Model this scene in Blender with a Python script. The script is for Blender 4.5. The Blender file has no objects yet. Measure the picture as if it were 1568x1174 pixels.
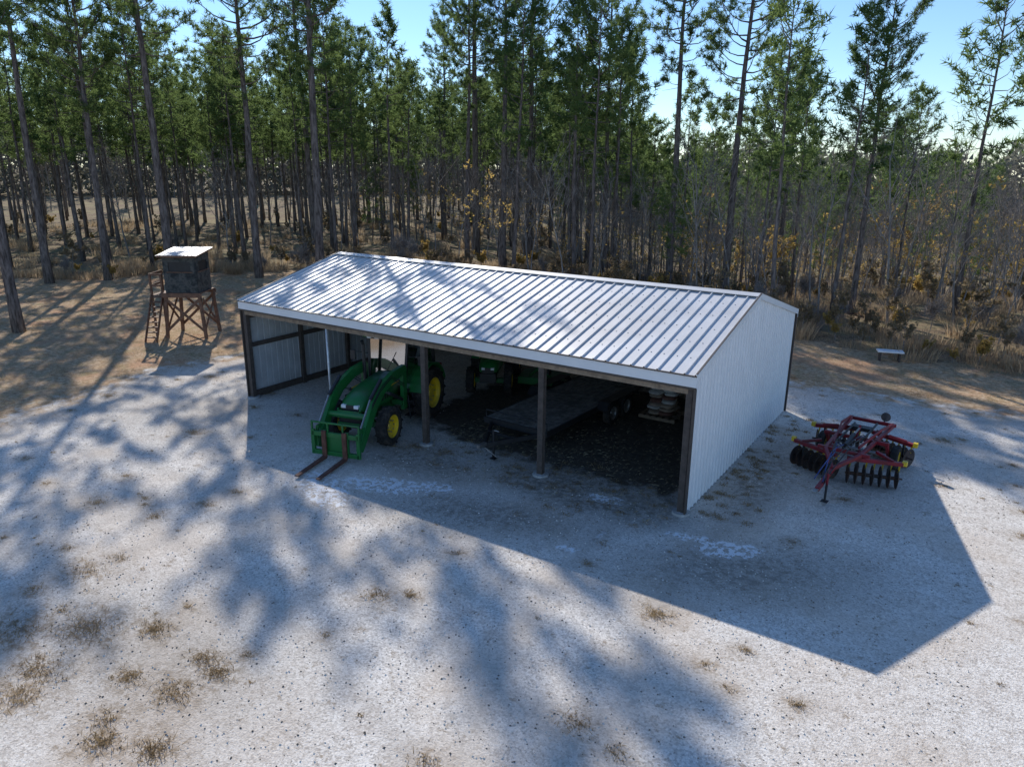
import bpy, bmesh, math, random
import numpy as np
from mathutils import Vector, Matrix, Euler
random.seed(7); RNG=np.random.default_rng(7)
scene=bpy.context.scene
COL=scene.collection
# ---------------------------------------------------------------- camera
yaw,pit,rol=-.5820,.2914,.0086
CAM=np.array([19.5228,-14.3121,7.3594])
F=np.array([math.sin(yaw)*math.cos(pit),math.cos(yaw)*math.cos(pit),-math.sin(pit)])
R=np.array([math.cos(yaw),-math.sin(yaw),0.]);U=np.cross(R,F)
R2=R*math.cos(rol)+U*math.sin(rol);U2=-R*math.sin(rol)+U*math.cos(rol)
cd=bpy.data.cameras.new("camera");cam=bpy.data.objects.new("camera",cd);COL.objects.link(cam)
M=Matrix.Identity(4)
for i in range(3):
    M[i][0]=R2[i];M[i][1]=U2[i];M[i][2]=-F[i];M[i][3]=CAM[i]
cam.matrix_world=M
cd.sensor_width=36;cd.lens=1116.29/1568*36;cd.clip_end=3000;cd.clip_start=.1
scene.camera=cam
scene.view_settings.view_transform='Standard';scene.view_settings.look='None';scene.view_settings.exposure=0
# ---------------------------------------------------------------- light
AZ,EL=-.909,.5418
S=Vector((math.sin(AZ)*math.cos(EL),math.cos(AZ)*math.cos(EL),math.sin(EL)))
ld=bpy.data.lights.new("sun","SUN");ld.energy=5;ld.angle=math.radians(.5);ld.color=(1,.955,.885)
lo=bpy.data.objects.new("sun",ld);lo.rotation_euler=S.to_track_quat('Z','Y').to_euler();lo.location=(-30,30,40);COL.objects.link(lo)
w=bpy.data.worlds.new("World");scene.world=w;w.use_nodes=True
nt=w.node_tree;nt.nodes.clear()
sk=nt.nodes.new("ShaderNodeTexSky");sk.sky_type='NISHITA';sk.sun_disc=False;sk.sun_elevation=EL;sk.sun_rotation=AZ
sk.air_density=1.0;sk.dust_density=0;sk.ozone_density=3.0
bg=nt.nodes.new("ShaderNodeBackground");bg.inputs[1].default_value=.15
tint=nt.nodes.new("ShaderNodeMix");tint.data_type='RGBA';tint.blend_type='MULTIPLY';tint.inputs[0].default_value=1;tint.inputs[7].default_value=(.80,.91,1.06,1)
ou=nt.nodes.new("ShaderNodeOutputWorld");nt.links.new(sk.outputs[0],tint.inputs[6]);nt.links.new(tint.outputs[2],bg.inputs[0]);nt.links.new(bg.outputs[0],ou.inputs[0])
# ---------------------------------------------------------------- materials
def newmat(name):
    m=bpy.data.materials.new(name);m.use_nodes=True;nt=m.node_tree;nt.nodes.clear()
    b=nt.nodes.new("ShaderNodeBsdfPrincipled");o=nt.nodes.new("ShaderNodeOutputMaterial")
    nt.links.new(b.outputs[0],o.inputs[0]);return m,nt,b,o
def N(nt,t): return nt.nodes.new(t)
def noise(nt,scale,detail=4,rough=.6,vec=None):
    n=nt.nodes.new("ShaderNodeTexNoise");n.inputs["Scale"].default_value=scale;n.inputs["Detail"].default_value=detail;n.inputs["Roughness"].default_value=rough
    if vec is not None: nt.links.new(vec,n.inputs["Vector"])
    return n.outputs["Fac"]
def ramp(nt,fac,stops):
    r=nt.nodes.new("ShaderNodeValToRGB");el=r.color_ramp.elements
    while len(el)<len(stops): el.new(.5)
    for e,(p,c) in zip(el,stops):
        e.position=p;e.color=(c,c,c,1) if not isinstance(c,tuple) else (*c,1)
    nt.links.new(fac,r.inputs[0]);return r.outputs[0]
def mixc(nt,f,a,b,mode='MIX'):
    m=nt.nodes.new("ShaderNodeMix");m.data_type='RGBA';m.blend_type=mode
    for s,v in ((0,f),(6,a),(7,b)):
        if isinstance(v,(int,float)): m.inputs[s].default_value=v
        elif isinstance(v,tuple): m.inputs[s].default_value=(*v,1)
        else: nt.links.new(v,m.inputs[s])
    return m.outputs[2]
def math_(nt,op,a,b=None):
    m=nt.nodes.new("ShaderNodeMath");m.operation=op
    for i,v in enumerate((a,b)):
        if v is None: continue
        if isinstance(v,(int,float)): m.inputs[i].default_value=v
        else: nt.links.new(v,m.inputs[i])
    return m.outputs[0]
def bump(nt,b,h,strength=.3,dist=.02):
    n=nt.nodes.new("ShaderNodeBump");n.inputs["Strength"].default_value=strength;n.inputs["Distance"].default_value=dist
    nt.links.new(h,n.inputs["Height"]);nt.links.new(n.outputs[0],b.inputs["Normal"])
def simple(name,c,rough=.6,metal=0,var=.25,scale=6,spec=.5,dirt=None,bmp=0):
    m,nt,b,o=newmat(name)
    tc=N(nt,"ShaderNodeTexCoord").outputs["Object"]
    f=noise(nt,scale,3,.6,tc)
    lo=tuple(x*(1-var) for x in c);hi=tuple(min(1,x*(1+var)) for x in c)
    col=ramp(nt,f,[(.3,lo),(.7,hi)])
    if dirt:
        g=noise(nt,scale*.35,4,.7,tc);col=mixc(nt,ramp(nt,g,[(.48,0.),(.7,1.)]),col,dirt)
    nt.links.new(col,b.inputs["Base Color"])
    b.inputs["Roughness"].default_value=rough;b.inputs["Metallic"].default_value=metal;b.inputs["Specular IOR Level"].default_value=spec
    if bmp: bump(nt,b,noise(nt,scale*6,3,.6,tc),bmp,.01)
    return m
def leafmat(name,c1,c2,trans=.35):
    m,nt,b,o=newmat(name);nt.nodes.remove(b)
    b=N(nt,"ShaderNodeBsdfDiffuse")
    oi=N(nt,"ShaderNodeObjectInfo").outputs["Random"]
    geo=N(nt,"ShaderNodeNewGeometry").outputs["Position"]
    f=noise(nt,.9,1,.6,geo)
    f2=math_(nt,'ADD',math_(nt,'MULTIPLY',f,.8),math_(nt,'MULTIPLY',oi,.4))
    col=ramp(nt,f2,[(.35,c1),(.85,c2)])
    nt.links.new(col,b.inputs["Color"])
    t=N(nt,"ShaderNodeBsdfTranslucent");nt.links.new(mixc(nt,.5,col,tuple(min(1,x*2.2) for x in c2)),t.inputs[0])
    mx=N(nt,"ShaderNodeMixShader");mx.inputs[0].default_value=trans
    nt.links.new(b.outputs[0],mx.inputs[1]);nt.links.new(t.outputs[0],mx.inputs[2]);nt.links.new(mx.outputs[0],o.inputs[0])
    return m
def barkmat(name,c1,c2):
    m,nt,b,o=newmat(name);nt.nodes.remove(b);b=N(nt,"ShaderNodeBsdfDiffuse")
    tc=N(nt,"ShaderNodeTexCoord").outputs["Object"]
    mp=N(nt,"ShaderNodeMapping");mp.inputs["Scale"].default_value=(7,7,1.6);nt.links.new(tc,mp.inputs[0])
    f=noise(nt,1.2,3,.65,mp.outputs[0])
    nt.links.new(ramp(nt,f,[(.35,c1),(.68,c2)]),b.inputs["Color"]);nt.links.new(b.outputs[0],o.inputs[0]);return m
BARK=barkmat("pine_bark",(.08,.066,.06),(.26,.22,.20))
HBARK=barkmat("hardwood_bark",(.18,.16,.145),(.40,.36,.33))
NEED=leafmat("pine_needles",(.052,.095,.035),(.14,.19,.065),.5)
LEAFY=leafmat("autumn_leaves",(.24,.15,.05),(.42,.30,.10),.45)
LEAFG=leafmat("shrub_leaves",(.12,.095,.055),(.26,.20,.12),.4)
SEDGE=leafmat("dry_sedge",(.28,.175,.10),(.52,.37,.24),.35)
TUFT=leafmat("dry_grass",(.16,.11,.06),(.38,.28,.155),.3)
# ---------------------------------------------------------------- mesh helpers
class MB:
    def __init__(s): s.v=[];s.f=[];s.m=[]
    def add(s,vs,fs,mi=0):
        b=len(s.v);s.v+= [tuple(v) for v in vs];s.f+=[tuple(i+b for i in f) for f in fs];s.m+=[mi]*len(fs)
    def box(s,c,sz,mi=0,rot=None,taper=None):
        hx,hy,hz=[x/2 for x in sz];vs=[]
        for z in(-1,1):
            for x,y in((-1,-1),(1,-1),(1,1),(-1,1)):
                k=1 if (taper is None or z<0) else taper
                v=Vector((x*hx*k,y*hy*k,z*hz))
                if rot is not None: v=Euler(rot).to_matrix()@v
                vs.append(v+Vector(c))
        s.add(vs,[(3,2,1,0),(4,5,6,7),(0,1,5,4),(1,2,6,5),(2,3,7,6),(3,0,4,7)],mi)
    def beam(s,p,q,w,h,mi=0,up=(0,0,1)):
        p=Vector(p);q=Vector(q);d=(q-p).normalized();u=Vector(up)
        if abs(d.dot(u))>.98: u=Vector((0,1,0))
        x=d.cross(u).normalized();u=x.cross(d)
        vs=[]
        for e in(p,q):
            for a,b in((-1,-1),(1,-1),(1,1),(-1,1)): vs.append(e+x*a*w/2+u*b*h/2)
        s.add(vs,[(3,2,1,0),(4,5,6,7),(0,1,5,4),(1,2,6,5),(2,3,7,6),(3,0,4,7)],mi)
    def tube(s,pts,rs,n=6,mi=0,cap=True):
        pts=[Vector(p) for p in pts]
        if not hasattr(rs,'__len__'): rs=[rs]*len(pts)
        vs=[];prev=None
        for i,p in enumerate(pts):
            d=(pts[min(i+1,len(pts)-1)]-pts[max(i-1,0)]).normalized()
            if prev is None:
                a=Vector((0,0,1)) if abs(d.z)<.9 else Vector((1,0,0));x=d.cross(a).normalized()
            else: x=(prev-d*prev.dot(d)).normalized()
            prev=x;y=d.cross(x)
            for k in range(n):
                t=2*math.pi*k/n;vs.append(p+(x*math.cos(t)+y*math.sin(t))*rs[i])
        fs=[]
        for i in range(len(pts)-1):
            for k in range(n): fs.append((i*n+k,i*n+(k+1)%n,(i+1)*n+(k+1)%n,(i+1)*n+k))
        if cap: fs.append(tuple(range(n-1,-1,-1)));fs.append(tuple(range((len(pts)-1)*n,len(pts)*n)))
        s.add(vs,fs,mi)
    def lathe(s,c,axis,prof,n=24,mi=0):
        c=Vector(c);ax=Vector(axis).normalized();a=Vector((0,0,1)) if abs(ax.z)<.9 else Vector((1,0,0))
        x=ax.cross(a).normalized();y=ax.cross(x);vs=[]
        for (t,r) in prof:
            for k in range(n):
                th=2*math.pi*k/n;vs.append(c+ax*t+(x*math.cos(th)+y*math.sin(th))*r)
        fs=[(i*n+k,i*n+(k+1)%n,(i+1)*n+(k+1)%n,(i+1)*n+k) for i in range(len(prof)-1) for k in range(n)]
        s.add(vs,fs,mi)
    def prism(s,poly,y0,y1,mi=0,plane='xz'):
        n=len(poly);vs=[]
        for y in(y0,y1):
            for a,b in poly: vs.append((a,y,b) if plane=='xz' else ((y,a,b) if plane=='yz' else (a,b,y)))
        fs=[tuple(range(n)),tuple(range(2*n-1,n-1,-1))]+[(i,i+n,(i+1)%n+n,(i+1)%n) for i in range(n)]
        s.add(vs,fs,mi)
    def obj(s,name,mats,parent=None,bevel=0,smooth=False,loc=None,rot=None):
        me=bpy.data.meshes.new(name);me.from_pydata(s.v,[],s.f);me.polygons.foreach_set("material_index",s.m)
        for m in mats: me.materials.append(m)
        if smooth: me.polygons.foreach_set("use_smooth",[True]*len(s.f))
        me.update()
        if len(s.f)<6000:
            bm=bmesh.new();bm.from_mesh(me);bmesh.ops.recalc_face_normals(bm,faces=bm.faces);bm.to_mesh(me);bm.free()
        o=bpy.data.objects.new(name,me);COL.objects.link(o)
        if loc is not None:o.location=loc
        if rot is not None:o.rotation_euler=rot
        if parent:o.parent=parent
        if bevel:
            b=o.modifiers.new("bevel","BEVEL");b.width=bevel;b.segments=2;b.limit_method='ANGLE';b.angle_limit=math.radians(40)
        return o
def empty(name,loc=(0,0,0),rot=(0,0,0),scale=1):
    e=bpy.data.objects.new(name,None);e.location=loc;e.rotation_euler=rot;e.scale=(scale,)*3;e.empty_display_size=.5;COL.objects.link(e);return e
# ---------------------------------------------------------------- terrain
def sst(x,a,b):
    t=np.clip((x-a)/(b-a),0,1);return t*t*(3-2*t)
def height(x,y):
    x=np.asarray(x,float);y=np.asarray(y,float)
    dx=x-19.52;dy=y+14.31
    dep=-.5497*dx+.8354*dy;lat=.8354*dx+.5497*dy
    w_=sst(lat/np.maximum(dep,1),-.05,.3)
    z=-7.5*w_*sst(dep,37,85)
    far=sst(dep,38,55)
    z=z+far*(.35*np.sin(x*.13+1)*np.cos(y*.11)+.18*np.sin(x*.31+y*.27))
    return z
def axis(a,b,step,lo,hi):
    c=list(np.arange(a,b+1e-6,step));s=step
    while c[-1]<hi: s*=1.14;c.append(c[-1]+min(s,60))
    s=step
    while c[0]>lo: s*=1.14;c.insert(0,c[0]-min(s,60))
    return np.array(c)
xs=axis(-14,26,.2,-900,900);ys=axis(-14,20,.2,-900,900)
X,Y=np.meshgrid(xs,ys);X=X.ravel();Y=Y.ravel()
def polydist(x,y,poly):
    poly=np.array(poly,float);n=len(poly);d=np.full(x.shape,1e9);ins=np.zeros(x.shape,bool)
    for i in range(n):
        a=poly[i];b=poly[(i+1)%n];e=b-a
        t=np.clip(((x-a[0])*e[0]+(y-a[1])*e[1])/(e@e),0,1)
        d=np.minimum(d,np.hypot(x-a[0]-t*e[0],y-a[1]-t*e[1]))
        c=((a[1]>y)!=(b[1]>y));
        with np.errstate(divide='ignore',invalid='ignore'):
            xi=(b[0]-a[0])*(y-a[1])/((b[1]-a[1]) if b[1]!=a[1] else 1e-9)+a[0]
        ins^=(c&(x<xi))
    return np.where(ins,d,-d)
GPOLY=[(-3.5,-60),(-3.8,-12),(-4.3,-5.6),(-4.7,-2.6),(-5.8,.4),(-4.6,3.3),(-2,5.2),(0,6),(0,10.5),(6,11.5),(14,11.9),(18,11.9),(21,12.2),(30,13.5),(60,12),(60,-60)]
CLEAR=[(-60,-80),(-45,-8),(-36,7),(-28,12),(-24,19),(-15,24.5),(0,22.5),(12,19.5),(18,18.2),(30,17.5),(70,20),(90,-80)]
gd=polydist(X,Y,GPOLY);cdist=polydist(X,Y,CLEAR)
nx,ny=len(xs),len(ys)
Z=height(X,Y)
idx=np.arange(nx*ny).reshape(ny,nx)
Fq=np.stack([idx[:-1,:-1],idx[:-1,1:],idx[1:,1:],idx[1:,:-1]],-1).reshape(-1,4)
me=bpy.data.meshes.new("ground");me.from_pydata(np.stack([X,Y,Z],1).tolist(),[],Fq.tolist())
def attr(me,name,arr):
    a=me.attributes.new(name,'FLOAT','POINT');a.data.foreach_set("value",np.asarray(arr,np.float32))
attr(me,"gravel",np.clip(gd/3+.5,0,1))
attr(me,"forest",np.clip(-cdist/8+.5,0,1))
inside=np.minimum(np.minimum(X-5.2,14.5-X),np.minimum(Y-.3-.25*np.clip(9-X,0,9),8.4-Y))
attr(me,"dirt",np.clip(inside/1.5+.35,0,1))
def ell(cx,cy,rx,ry,an=0):
    c,s=math.cos(an),math.sin(an);u=(X-cx)*c+(Y-cy)*s;v=-(X-cx)*s+(Y-cy)*c
    return np.clip(1.3-np.hypot(u/rx,v/ry),0,1)
pale=np.max([ell(16.0,-1.0,.7,.35,.5),ell(15.3,-.95,.7,.16,.1),ell(8.3,-2.6,1.2,.45,.3),ell(9.3,-2.0,.5,.25),ell(7.2,-3.6,1.2,.5,-.5),ell(12.9,-.3,.5,.2),ell(13.6,-1.9,.18,.1),ell(13.3,-2.8,.2,.1)],axis=0)
attr(me,"pale",pale)
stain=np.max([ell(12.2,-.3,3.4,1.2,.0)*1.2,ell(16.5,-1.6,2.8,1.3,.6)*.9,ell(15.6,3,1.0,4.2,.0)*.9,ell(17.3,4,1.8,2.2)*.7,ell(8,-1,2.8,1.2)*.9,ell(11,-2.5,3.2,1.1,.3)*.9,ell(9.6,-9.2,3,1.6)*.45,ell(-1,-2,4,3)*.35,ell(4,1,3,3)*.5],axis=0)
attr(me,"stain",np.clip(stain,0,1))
TS=[(9.0,-8.9,.25,260,.08),(10.74,-9.0,.22,240,.08),(10.3,-8.9,.2,200,.07),(8.06,-9.5,.45,420,.08),(15.65,-3.87,.22,260,.07),(9.78,-9.8,.2,220,.07),(15.75,-6.9,.2,150,.05),
 (11.4,-10.4,.25,320,.08),(10.7,-10.7,.25,300,.08),(11.8,-5.8,.14,130,.06),(18.2,-4.8,.1,90,.06),(8.5,-10.5,.4,360,.08),(8.9,-10.9,.3,250,.08),(10.6,-9.6,.3,260,.08),(17.2,-4.0,.1,80,.05),
 (7.2,-10.2,.5,300,.07),(6.2,-8.6,.4,200,.07)]
for i in range(230):
    x=random.uniform(-4,24);y=random.uniform(-12,12)
    if 0<x<14.6 and 0<y<8.6: continue
    k=random.random()**2;TS.append((x,y,.05+.18*k,int(25+110*k),.035+.04*k))
soil=np.max([ell(t[0],t[1],t[2]*2.2+.1,t[2]*1.6+.08) for t in TS if t[2]>.08],axis=0)
soil=np.maximum(soil,np.clip(1-gd/2.2,0,1)*.8*(gd>0))
attr(me,"soil",soil)
tr1=np.abs(np.hypot(X-30,Y+2)-14.5);tr2=np.abs(np.hypot(X-30,Y+2)-16.4)
tr3=np.abs(Y+5.2+.12*(X-8)+.02*(X-8)**2);tr4=np.abs(Y+7.1+.12*(X-8)+.02*(X-8)**2)
tr5=np.abs(X-6.9-.12*(Y+2))+(Y>0)*9;tr6=np.abs(X-5.2-.12*(Y+2))+(Y>0)*9
attr(me,"track",np.clip(1-np.minimum.reduce([tr1,tr2,tr3,tr4,tr5,tr6])/.32,0,1))
me.polygons.foreach_set("use_smooth",[True]*len(me.polygons));me.update()
m,nt,b,o=newmat("ground_mat")
pos=N(nt,"ShaderNodeNewGeometry").outputs["Position"]
def at(n): a=N(nt,"ShaderNodeAttribute");a.attribute_name=n;return a.outputs["Fac"]
n_big=noise(nt,.35,3,.6,pos);n_mid=noise(nt,1.6,4,.65,pos);n_fin=noise(nt,26,3,.8,pos);n_sm=noise(nt,6,4,.7,pos)
vo=N(nt,"ShaderNodeTexVoronoi");vo.inputs["Scale"].default_value=34;nt.links.new(pos,vo.inputs["Vector"])
sep=nt.nodes.new("ShaderNodeSeparateColor");nt.links.new(vo.outputs["Color"],sep.inputs[0])
stone=ramp(nt,sep.outputs[0],[(0,(.20,.18,.16)),(.2,(.50,.465,.425)),(.6,(.78,.735,.67)),(1,(.98,.95,.89))])
base=ramp(nt,n_mid,[(.3,(.58,.50,.42)),(.5,(.78,.71,.62)),(.72,(.85,.79,.71))])
grav=mixc(nt,.5,base,stone)
grav=mixc(nt,ramp(nt,n_big,[(.44,0.),(.66,.5)]),grav,(.66,.54,.42))
grav=mixc(nt,ramp(nt,n_sm,[(.36,.35),(.49,0.)]),grav,(.40,.335,.27))
grav=mixc(nt,ramp(nt,n_fin,[(.32,.75),(.43,0.)]),grav,(.18,.155,.13))
spk=noise(nt,3.1,5,.8,pos)
grav=mixc(nt,ramp(nt,spk,[(.58,0.),(.66,.7)]),grav,(.29,.215,.14))
grav=mixc(nt,math_(nt,'MULTIPLY',at("soil"),ramp(nt,n_sm,[(.38,0.),(.6,.85)])),grav,(.30,.215,.135))
grav=mixc(nt,math_(nt,'MULTIPLY',at("track"),math_(nt,'MULTIPLY',n_mid,.8)),grav,(.46,.41,.355))
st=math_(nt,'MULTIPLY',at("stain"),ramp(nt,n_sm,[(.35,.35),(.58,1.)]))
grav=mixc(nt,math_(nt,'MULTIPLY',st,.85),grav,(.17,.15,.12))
pl=math_(nt,'MULTIPLY',at("pale"),ramp(nt,n_sm,[(.47,0.),(.56,1.)]))
grav=mixc(nt,ramp(nt,pl,[(.15,0.),(.4,.8)]),grav,(.90,.91,.92))
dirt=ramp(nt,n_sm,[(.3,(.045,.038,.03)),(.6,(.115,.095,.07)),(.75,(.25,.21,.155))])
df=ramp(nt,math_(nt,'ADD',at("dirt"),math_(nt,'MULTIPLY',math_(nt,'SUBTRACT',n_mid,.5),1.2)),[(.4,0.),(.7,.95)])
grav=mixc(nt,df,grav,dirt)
gr=ramp(nt,n_sm,[(.28,(.19,.115,.065)),(.45,(.47,.32,.19)),(.62,(.64,.48,.32)),(.8,(.72,.60,.45))])
gr=mixc(nt,ramp(nt,n_mid,[(.50,0.),(.68,.6)]),gr,(.26,.23,.10))
gr=mixc(nt,ramp(nt,n_big,[(.52,0.),(.64,.6)]),gr,(.54,.29,.17))
gr=mixc(nt,ramp(nt,n_fin,[(.36,.6),(.5,0.)]),gr,(.12,.08,.05))
fo=ramp(nt,n_sm,[(.3,(.075,.053,.035)),(.5,(.22,.16,.105)),(.75,(.43,.34,.23))])
fo=mixc(nt,ramp(nt,n_big,[(.45,0.),(.6,.6)]),fo,(.32,.28,.15))
ff=ramp(nt,math_(nt,'ADD',at("forest"),math_(nt,'MULTIPLY',math_(nt,'SUBTRACT',n_mid,.5),1.)),[(.4,0.),(.6,1.)])
gr=mixc(nt,ff,gr,fo)
gf=ramp(nt,math_(nt,'ADD',at("gravel"),math_(nt,'MULTIPLY',math_(nt,'SUBTRACT',n_mid,.5),1.5)),[(.34,0.),(.62,1.)])
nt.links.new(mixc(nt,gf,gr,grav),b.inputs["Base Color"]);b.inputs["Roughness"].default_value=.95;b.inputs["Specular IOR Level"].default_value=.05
bump(nt,b,noise(nt,30,2,.75,pos),.5,.03)
me.materials.append(m);g=bpy.data.objects.new("ground",me);COL.objects.link(g)
# ---------------------------------------------------------------- trees
def np_tris(cent,dirs,n,ln,w,spread=1.):
    k=len(cent);c=np.repeat(cent,n,0);d=np.repeat(dirs,n,0)*.6+RNG.normal(size=(k*n,3))*spread
    d/=np.linalg.norm(d,axis=1)[:,None]
    s=np.cross(d,RNG.normal(size=(k*n,3)));s/=np.linalg.norm(s,axis=1)[:,None]
    L=ln*RNG.uniform(.7,1.2,(k*n,1));W_=w*RNG.uniform(.7,1.3,(k*n,1))
    c=c+RNG.normal(size=(k*n,3))*.05
    return np.stack([c+s*W_,c-s*W_,c+d*L],1).reshape(-1,3)
def finish_tree(name,mb,V,mats,leafi=1):
    b0=len(mb.v);nt_=len(V)//3
    fs=mb.f+[(b0+3*i,b0+3*i+1,b0+3*i+2) for i in range(nt_)]
    me=bpy.data.meshes.new(name);me.from_pydata(mb.v+V.tolist(),[],fs)
    me.polygons.foreach_set("material_index",mb.m+[leafi]*nt_)
    me.polygons.foreach_set("use_smooth",[True]*len(mb.f)+[False]*nt_)
    for m_ in mats: me.materials.append(m_)
    me.update();return me
def pine_mesh(name,seed,h,r0,cb,Rm,nl,blades=11,ln=.30,w=.02,sub=6,fine=True):
    r=random.Random(seed);mb=MB();n=14 if fine else 8
    px=py=0;pts=[];dx=r.uniform(-.03,.03);dy=r.uniform(-.03,.03)
    for i in range(n+1):
        pts.append((px,py,h*i/n-(.3 if i==0 else 0)));px+=dx*h/n+r.uniform(-.06,.06);py+=dy*h/n+r.uniform(-.06,.06)
    rad=[r0*(1.25 if i==0 else 1)*(1-.93*(i/n)**1.15) for i in range(n+1)]
    mb.tube(pts,rad,8 if fine else 6,0)
    def tr(t):
        a=t*n;i=min(int(a),n-1);q=a-i;return Vector(pts[i]).lerp(Vector(pts[i+1]),q),rad[i]*(1-q)+rad[i+1]*q
    C=[];D=[];az=r.uniform(0,6)
    for i in range(nl):
        tt=((i+r.random())/nl)**.9;t=cb+(.985-cb)*tt
        p,rr=tr(t);az+=2.4+r.uniform(-.7,.7)
        prof=Rm*((1-tt)**.55*.85+.16)*(.45+.55*min(1,tt*2.6))
        L=prof*r.uniform(.45,1.2);el=math.radians(4+45*tt+r.uniform(-14,16))
        d=Vector((math.cos(az)*math.cos(el),math.sin(az)*math.cos(el),math.sin(el)))
        lp=[];k=4 if fine else 2;side=Vector((-math.sin(az),math.cos(az),0))*r.uniform(-.18,.18)*L
        for j in range(k+1):
            s_=j/k;lp.append(p+d*L*s_+side*s_*s_+Vector((0,0,(.22*s_**2.5-.10*math.sin(s_*3.14))*L)))
        lr=max(.018,.016*L+.008);mb.tube(lp,[lr*(1-.8*j/k) for j in range(k+1)],4 if fine else 3,0,False)
        C.append(lp[-1]);D.append(d)
        ns=max(3,int(sub*(.5+L/Rm)))
        for q in range(ns):
            s_=r.uniform(.4,1);a=s_*k;j=min(int(a),k-1);bp=lp[j].lerp(lp[j+1],a-j)
            sa=az+r.choice((-1,1))*r.uniform(.4,1.1);se=el+r.uniform(-.2,.6)
            sd=Vector((math.cos(sa)*math.cos(se),math.sin(sa)*math.cos(se),math.sin(se)))
            sl=L*.42*(1.25-s_)+r.uniform(.2,.5)
            e=bp+sd*sl
            if fine: mb.tube([bp,e],[lr*.35,.006],3,0,False)
            for c_ in (.4,.7,1.):
                if c_<.6 and r.random()<.4: continue
                C.append(bp.lerp(e,c_)+Vector((r.uniform(-.1,.1),r.uniform(-.1,.1),r.uniform(-.05,.12))));D.append(sd)
    for i in range(int(7+h*.3)):
        t=r.uniform(.3,cb);p,rr=tr(t);a=r.uniform(0,6.28);L=r.uniform(.4,1.6)
        mb.tube([p,p+Vector((math.cos(a)*L,math.sin(a)*L,r.uniform(-.2,.3)*L))],[.02,.006],3,0,False)
    V=np_tris(np.array([tuple(c) for c in C]),np.array([tuple(d) for d in D])+np.array([0,0,.3]),blades,ln,w)
    return finish_tree(name,mb,V,[BARK,NEED])
def hard_mesh(name,seed,h,r0,leaf=0,leafmat_=None,nbs=(9,5,4)):
    r=random.Random(seed);mb=MB();C=[];D=[]
    def br(p,d,L,rad,lev):
        k=3 if lev<2 else 2;pp=[p];dd=d.copy()
        for i in range(k):
            dd=(dd+Vector((r.uniform(-.15,.15),r.uniform(-.15,.15),r.uniform(-.02,.12)))).normalized();pp.append(pp[-1]+dd*L/k)
        mb.tube(pp,[rad*(1-.6*i/k) for i in range(k+1)],5 if lev==0 else 3,0,False)
        if lev>=3: C.append(pp[-1]);D.append(dd);C.append(pp[-2]);D.append(dd);return
        for i in range(nbs[lev]):
            s_=r.uniform(.35 if lev==0 else .25,1);a=s_*k;j=min(int(a),k-1);bp=pp[j].lerp(pp[j+1],a-j)
            az=r.uniform(0,6.28);pe=dd.orthogonal().normalized();pe.rotate(Matrix.Rotation(az,3,dd))
            nd=(dd*r.uniform(.7,1.1)+pe*r.uniform(.5,.9)+Vector((0,0,.25))).normalized()
            br(bp,nd,L*r.uniform(.32,.52),max(.008,rad*.42),lev+1)
    br(Vector((0,0,-.2)),Vector((r.uniform(-.06,.06),r.uniform(-.06,.06),1)).normalized(),h*.8,r0,0)
    C=np.array([tuple(c) for c in C]);D=np.array([tuple(d) for d in D])
    if leaf: V=np_tris(C,D,leaf,.16,.06,1.)
    else: V=np_tris(C,D,3,.6,.009,.5)
    return finish_tree(name,mb,V,[HBARK,leafmat_ if leaf else HBARK])
tall=[pine_mesh("pine_tall_%d"%i,10+i,26,.28,(.5,.46,.55,.44)[i],(4.2,4.6,3.8,4.3)[i],(62,68,56,64)[i],17,.36,.024,6) for i in range(4)]
plant=[pine_mesh("pine_plantation_%d"%i,30+i,16.5,.14,(.50,.46,.56,.48)[i],(2.4,2.7,2.2,2.5)[i],(36,39,32,38)[i],8,.40,.033,5,False) for i in range(4)]
young=[pine_mesh("pine_young_%d"%i,50+i,10,.09,(.30,.40,.22)[i],(1.9,1.7,2.1)[i],(32,28,36)[i],7,.36,.028,4,False) for i in range(3)]
hard=[hard_mesh("bare_hardwood_%d"%i,70+i,12,.10,nbs=(9,5,3)) for i in range(3)]
hardl=[hard_mesh("leafy_hardwood_%d"%i,80+i,(7,5,6)[i],(.07,.05,.05)[i],(3,5,4)[i],LEAFY,(8,4,3)) for i in range(3)]
sapl=[hard_mesh("sapling_%d"%i,120+i,(8,6.5,9)[i],(.05,.04,.06)[i],(0,2,0)[i],LEAFY,(9,3,1)) for i in range(3)]
def put(name,me,x,y,sc=1,rot=None,parent=None,tilt=(0,0)):
    o=bpy.data.objects.new(name,me);o.location=(x,y,float(height(x,y))-.02)
    o.rotation_euler=(tilt[0],tilt[1],random.uniform(0,6.28) if rot is None else rot)
    o.scale=(sc,)*3 if not hasattr(sc,'__len__') else sc
    COL.objects.link(o)
    if parent:o.parent=parent
    return o
fore=[
 (-16.5,.2,1,.86),(-30.3,8.0,2,.9),(-24.6,12.8,0,1.0),(-28.2,10.6,3,.85),(-17.5,18.9,3,1.06),(-21.6,17.2,1,.92),
 (-17.5,36.2,0,1.12),(-12.4,36.5,1,1.0),(1.4,32.2,2,.93),(5.3,31.7,3,.92),(-27,27,2,1.),(-10.5,30,2,.9),
 (-6.3,38,0,.9),(13.6,27,1,.62),(-38,9,3,.9)]
for x,y,i,s_ in fore: put("pine_tree",tall[i],x,y,s_)
placed=[(a[0],a[1]) for a in fore]
pf=empty("pine_forest");hf=empty("bare_hardwood_woods")
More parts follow.
